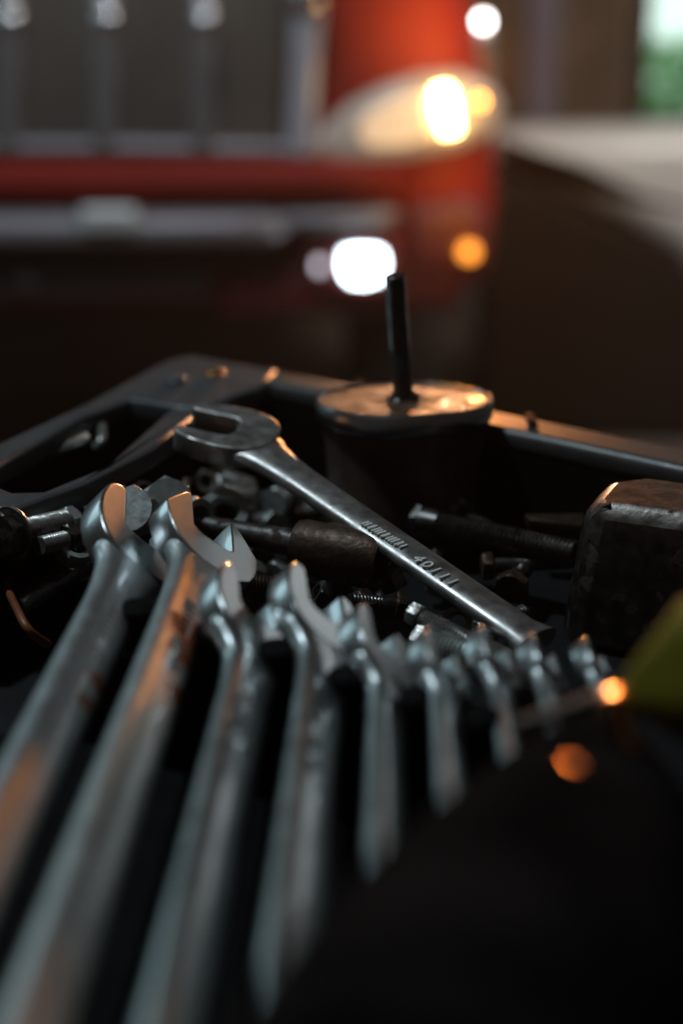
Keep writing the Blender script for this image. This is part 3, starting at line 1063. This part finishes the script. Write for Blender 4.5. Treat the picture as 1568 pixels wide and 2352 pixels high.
# the heap of dark bolts and nuts on the tray floor
rnd = random.Random(21)
spots_ = [(230, 1245, 'left of the largest wrench jaw'),
          (215, 1330, 'beside the neck of the largest wrench'),           (285, 1225, 'behind the largest wrench jaw'), (330, 1290, 'between the two largest wrench jaws'), (420, 1235, 'behind the angular wrench jaw'),
          (470, 1165, 'beside the pale nut on edge'), (560, 1165, 'right of the grey hex nut'), (620, 1200, 'behind the socket bar'), (600, 1270, 'in front of the socket bar'),
          (470, 1110, 'below the open jaw of the long wrench'), (640, 1150, 'below the neck of the long wrench'), (640, 1310, 'under the rusty socket at left'),
          (580, 1320, 'behind the third wrench jaw'), (700, 1335, 'behind the fourth wrench tip'), (780, 1345, 'below the rusty socket body'), (850, 1365, 'below the open socket end'),
          (905, 1390, 'right of the fifth wrench tip'), (820, 1400, 'behind the fifth wrench jaw'), (1050, 1430, 'beside the small sixth wrench bolt'),
          (1010, 1330, 'below the raised figures'), (1120, 1450, 'behind the seventh wrench jaw'), (900, 1335, 'between socket and long wrench'), (1180, 1340, 'right of the long wrench middle'),
          (1130, 1300, 'in front of the thick stud'), (1240, 1210, 'behind the thick stud near the hammer'), (1060, 1180, 'just behind the thick stud'), (1000, 1130, 'at the foot of the round mount'),
          (1180, 1130, 'left of the steel ring'), (690, 1180, 'in the shadow of the long wrench neck'), (420, 1120, 'on the arched hose'), (330, 1135, 'left below the arched hose'),
          (270, 1150, 'by the inner tray edge'), (1380, 1075, 'at the far rim behind the hammer'), (1200, 1080, 'at the far rim behind the steel ring')]
LOOK = {'worn_steel': 'worn grey', 'zinc': 'pale', 'dark_steel': 'blackened', 'rust_brown': 'rusty'}
for n_, (px, py, where_) in enumerate(spots_):
    z_ = ZF + .006 + .020 * rnd.random()
    ye = 1182 - .37 * px if px < 200 else (1108 - .53 * (px - 200) if px < 350 else 1028 - .6 * (px - 350))
    if px < 560:        # keep clear of the wall below the inner tray edge
        de = (CAM_Z - ZR) / math.tan(TILT + math.atan((ye - 1176) / FPX)) - .016
        z_ = max(z_, CAM_Z - de * math.tan(TILT + math.atan((py - 1176) / FPX)))
    a_ = P(px, py, z_)
    an = rnd.uniform(0, 6.28)
    mm = rnd.choice(['worn_steel', 'zinc', 'dark_steel', 'rust_brown', 'worn_steel'])
    if n_ % 3 == 0 and mm == 'zinc':
        mm = 'dark_steel'
    if n_ % 3:
        ln = rnd.uniform(.018, .036)
        r_ = rnd.uniform(.0030, .0048)
        bolt('small %s bolt %s' % (LOOK[mm], where_), a_, a_ + Vector((math.cos(an), math.sin(an), rnd.uniform(-.3, .3))).normalized() * ln, r_, r_ * 3.2, r_ * 1.3, (mm, rnd.choice(['dark_steel', 'worn_steel'])),
             group='loose bolts in the tray heap', thread_from=.3)
    else:
        nut('small %s nut %s' % (LOOK[mm], where_), a_, (rnd.uniform(-.8, .8), rnd.uniform(-.9, .2), .6), rnd.uniform(.010, .014), rnd.uniform(.005, .008), mm, 'loose nuts in the tray heap')

# ring washer behind the mount
q = P(1262, 1112, .868)
b = MB()
rs = []
for k in range(40):
    a = 2 * math.pi * k / 40
    d_ = Vector((math.cos(a), math.sin(a), 0))
    rs.append([q + d_ * (.0115 + .0035 * math.cos(t)) + Vector((0, 0, .0032 * math.sin(t))) for t in [2 * math.pi * j / 12 for j in range(12)]])
rs.append(rs[0])
b.rings(rs, False, False)
o = b.build('steel_ring', M['zinc'], None, 60, loc=q)
tag(o, 'thick steel ring lying between the mount and the hammer head', 'ring')
# flat bar by the hammer
slab_o = MB()
pts = [P(1205, 1180, .872), P(1340, 1178, .872), P(1345, 1205, .872), P(1215, 1192, .872)]
slab_o.prism([(p.x, p.y) for p in pts], .866, .872, .0008)
o = slab_o.build('flat_bar', M['rust_brown'], None, loc=pts[0])
tag(o, 'flat rusty bar tucked behind the hammer head', 'metal bar')
# pale tag at the far wall
b = MB()
pts = [P(1330, 1120, .862), P(1420, 1110, .862), P(1430, 1135, .862), P(1335, 1140, .862)]
b.prism([(p.x, p.y) for p in pts], .855, .862, .001)
o = b.build('spacer_plate', M['dark_steel'], None, loc=pts[0])
tag(o, 'dark spacer plate between the steel ring and hammer head', 'metal plate')

# socket on an extension bar
sa, sb = P(682, 1248, .883), P(878, 1292, .880)
m = zframe(sa, sb)
Ls = (sb - sa).length
so = thing('impact_socket', 'dark rusty socket on a bar lying against the long wrench', 'socket', mtx=m)
b = MB()
rr = .0125
seg = 40
prof = [(rr * .5, -.001), (rr * .82, 0), (rr * .9, .003), (rr * .92, Ls * .3), (rr, Ls * .36), (rr * 1.02, Ls - .002), (rr * .98, Ls), (rr * .82, Ls), (rr * .78, Ls - .002), (rr * .78, Ls - .02), (rr * .2, Ls - .021)]
b.lathe(prof, None, seg)
b.build('body', M['rust_brown'], so, 35)
ea = P(455, 1208, .880)
b = MB()
L2 = (ea - sa).length
mi = m.inverted()
b.tube([mi @ ea, mi @ ea.lerp(sa, .5), Vector((0, 0, .001))], [.0055, .0055, .0062], 16)
b.build('bar', M['dark_steel'], so, 40)

# oily channel piece on the left
ca, cb = P(38, 1398, .868), P(205, 1288, .872)
b = MB()
rs = []
m = frame(ca, cb - ca, (0, 0, 1))
Lc = (cb - ca).length
N = 24
for i in range(N + 1):
    xx = Lc * i / N
    ring = []
    for k in range(13):
        a = R(-20) + R(220) * k / 12
        jj = 0.0004 * random.random() if i > 13 else 0
        ring.append(m @ Vector((xx, math.cos(a) * (.0052 + jj), math.sin(a) * (.0052 + jj))))
    for k in range(12, -1, -1):
        a = R(-20) + R(220) * k / 12
        ring.append(m @ Vector((xx, math.cos(a) * .0038, math.sin(a) * .0038)))
    rs.append(ring)
b.rings(rs)
o = b.build('half_pipe', M['oily_black'], None, 60, loc=ca)
tag(o, 'oily black half pipe left of the largest wrench', 'pipe piece')
# thin cables
b = MB()
b.tube(catmull([tuple(P(*p)) for p in ((-60, 1270, .866), (0, 1322, .872), (35, 1390, .875), (65, 1445, .872), (110, 1480, .862))], 5), .0017, 10)
o = b.build('cable', M['orange_cable'], None, 60)
tag(o, 'thin rusty orange cable at the left edge of the tray', 'cable')
b = MB()
b.tube(catmull([tuple(P(*p)) for p in ((250, 1130, .862), (330, 1108, .868), (400, 1108, .870), (470, 1128, .868), (540, 1160, .860))], 5), .0036, 12)
o = b.build('hose', M['tray_plastic'], None, 60)
tag(o, 'short grey hose arched behind the two largest wrenches', 'hose')

# bright bits in the slot of the tray rim
q = P(60, 1062, .893)
b = MB()
m = zframe(q, P(215, 1000, .893))
Lq = .045
b.lathe([(.001, -.006), (.0042, -.0045), (.0058, 0), (.0058, .004), (.0046, .006), (.0046, Lq)], m, 20)
o = b.build('spark_plug_socket', M['satin_steel'], None, 40, loc=q)
tag(o, 'bright round ended steel pin lying in the tray slot', 'steel pin')
b = MB()
b.tube(catmull([tuple(P(*p)) for p in ((186, 990, .893), (205, 962, .896), (232, 975, .896), (235, 1010, .894), (222, 1030, .890))], 5), .0028, 12)
o = b.build('hook', M['worn_steel'], None, 60)
tag(o, 'small curved steel hook in the tray slot', 'hook')

# ------------------------------------------------------------------ foreground: black power tool and yellow handle
pt = thing('power_tool', 'black rounded power tool body blurred in the lower right foreground', 'power tool', tuple(P(1300, 1900, ZW)))
bpy.context.view_layer.update()
secs = [(1412, 1640, .916, .0040), (1395, 1668, .914, .0085), (1380, 1725, .910, .0140), (1365, 1800, .906, .0205), (1350, 1900, .904, .0265),
        (1312, 2040, .912, .0330), (1210, 2260, .925, .0370), (1080, 2560, .938, .0380), (940, 3000, .945, .0380)]
secs = catmull(secs, 4)
pts = [P(s_[0], s_[1], s_[2]) for s_ in secs]
b = MB()
b.tube(pts, [s_[3] for s_ in secs], 36)
part(b, 'body', M['gloss_black'], pt, 60)


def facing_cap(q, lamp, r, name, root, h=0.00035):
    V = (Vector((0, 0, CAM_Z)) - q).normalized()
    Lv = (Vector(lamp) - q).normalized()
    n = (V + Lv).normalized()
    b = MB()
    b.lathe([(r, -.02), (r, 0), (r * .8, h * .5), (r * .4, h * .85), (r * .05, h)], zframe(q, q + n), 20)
    return part(b, name, M['glint_steel'], root)


LAMP = Q(1060, 160, YC - 0.10)
facing_cap(P(1405, 1590, .946), LAMP, .0034, 'glint_cap', pt)  # added cap, tilted to mirror the amber light as a glint
facing_cap(P(1262, 1762, .950), LAMP, .0065, 'glint_disc', pt)  # added disc that gives the tool a second orange glint

ya, yb = P(1428, 1590, .940), P(1720, 1535, .952)
m = frame(ya, yb - ya, (0, 0, 1))
yh = thing('screwdriver', 'yellow green plastic handle entering from the right edge', 'screwdriver', mtx=m)
b = MB()
Ly = (yb - ya).length
rs = []
for i in range(25):
    t = i / 24
    r0 = .003 + .016 * min(1, t / .62) if t < .62 else .019
    rs.append([Vector((t * Ly, r0 * math.cos(a) * (1 + .05 * math.cos(6 * a)), r0 * math.sin(a) * (1 + .05 * math.cos(6 * a)))) for a in [2 * math.pi * k / 36 for k in range(36)]])
b.rings(rs)
b.build('handle', M['yellow_plastic'], yh, 60)
b = MB()
b.tube([(0.002, 0, 0), (-.03, -.001, -.004)], .0025, 12)
b.build('blade', M['dark_steel'], yh, 60)

# ------------------------------------------------------------------ thin haze added to spread a glow around the lamps
hz = MB()
hz.add([(-8, -3, -1), (8, -3, -1), (8, 7.8, -1), (-8, 7.8, -1), (-8, -3, 3.2), (8, -3, 3.2), (8, 7.8, 3.2), (-8, 7.8, 3.2)],
       [(0, 3, 2, 1), (4, 5, 6, 7), (0, 1, 5, 4), (1, 2, 6, 5), (2, 3, 7, 6), (3, 0, 4, 7)])
hm_ = bpy.data.materials.new('haze')
hm_.use_nodes = True
nt = hm_.node_tree
nt.nodes.remove(nt.nodes['Principled BSDF'])
pv = nt.nodes.new('ShaderNodeVolumePrincipled')
pv.inputs['Color'].default_value = (0.9, 0.87, 0.85, 1)
pv.inputs['Density'].default_value = 0.0045
pv.inputs['Anisotropy'].default_value = 0.5
nt.links.new(pv.outputs[0], nt.nodes['Material Output'].inputs['Volume'])
o = hz.build('haze', hm_)
o['kind'] = 'stuff'
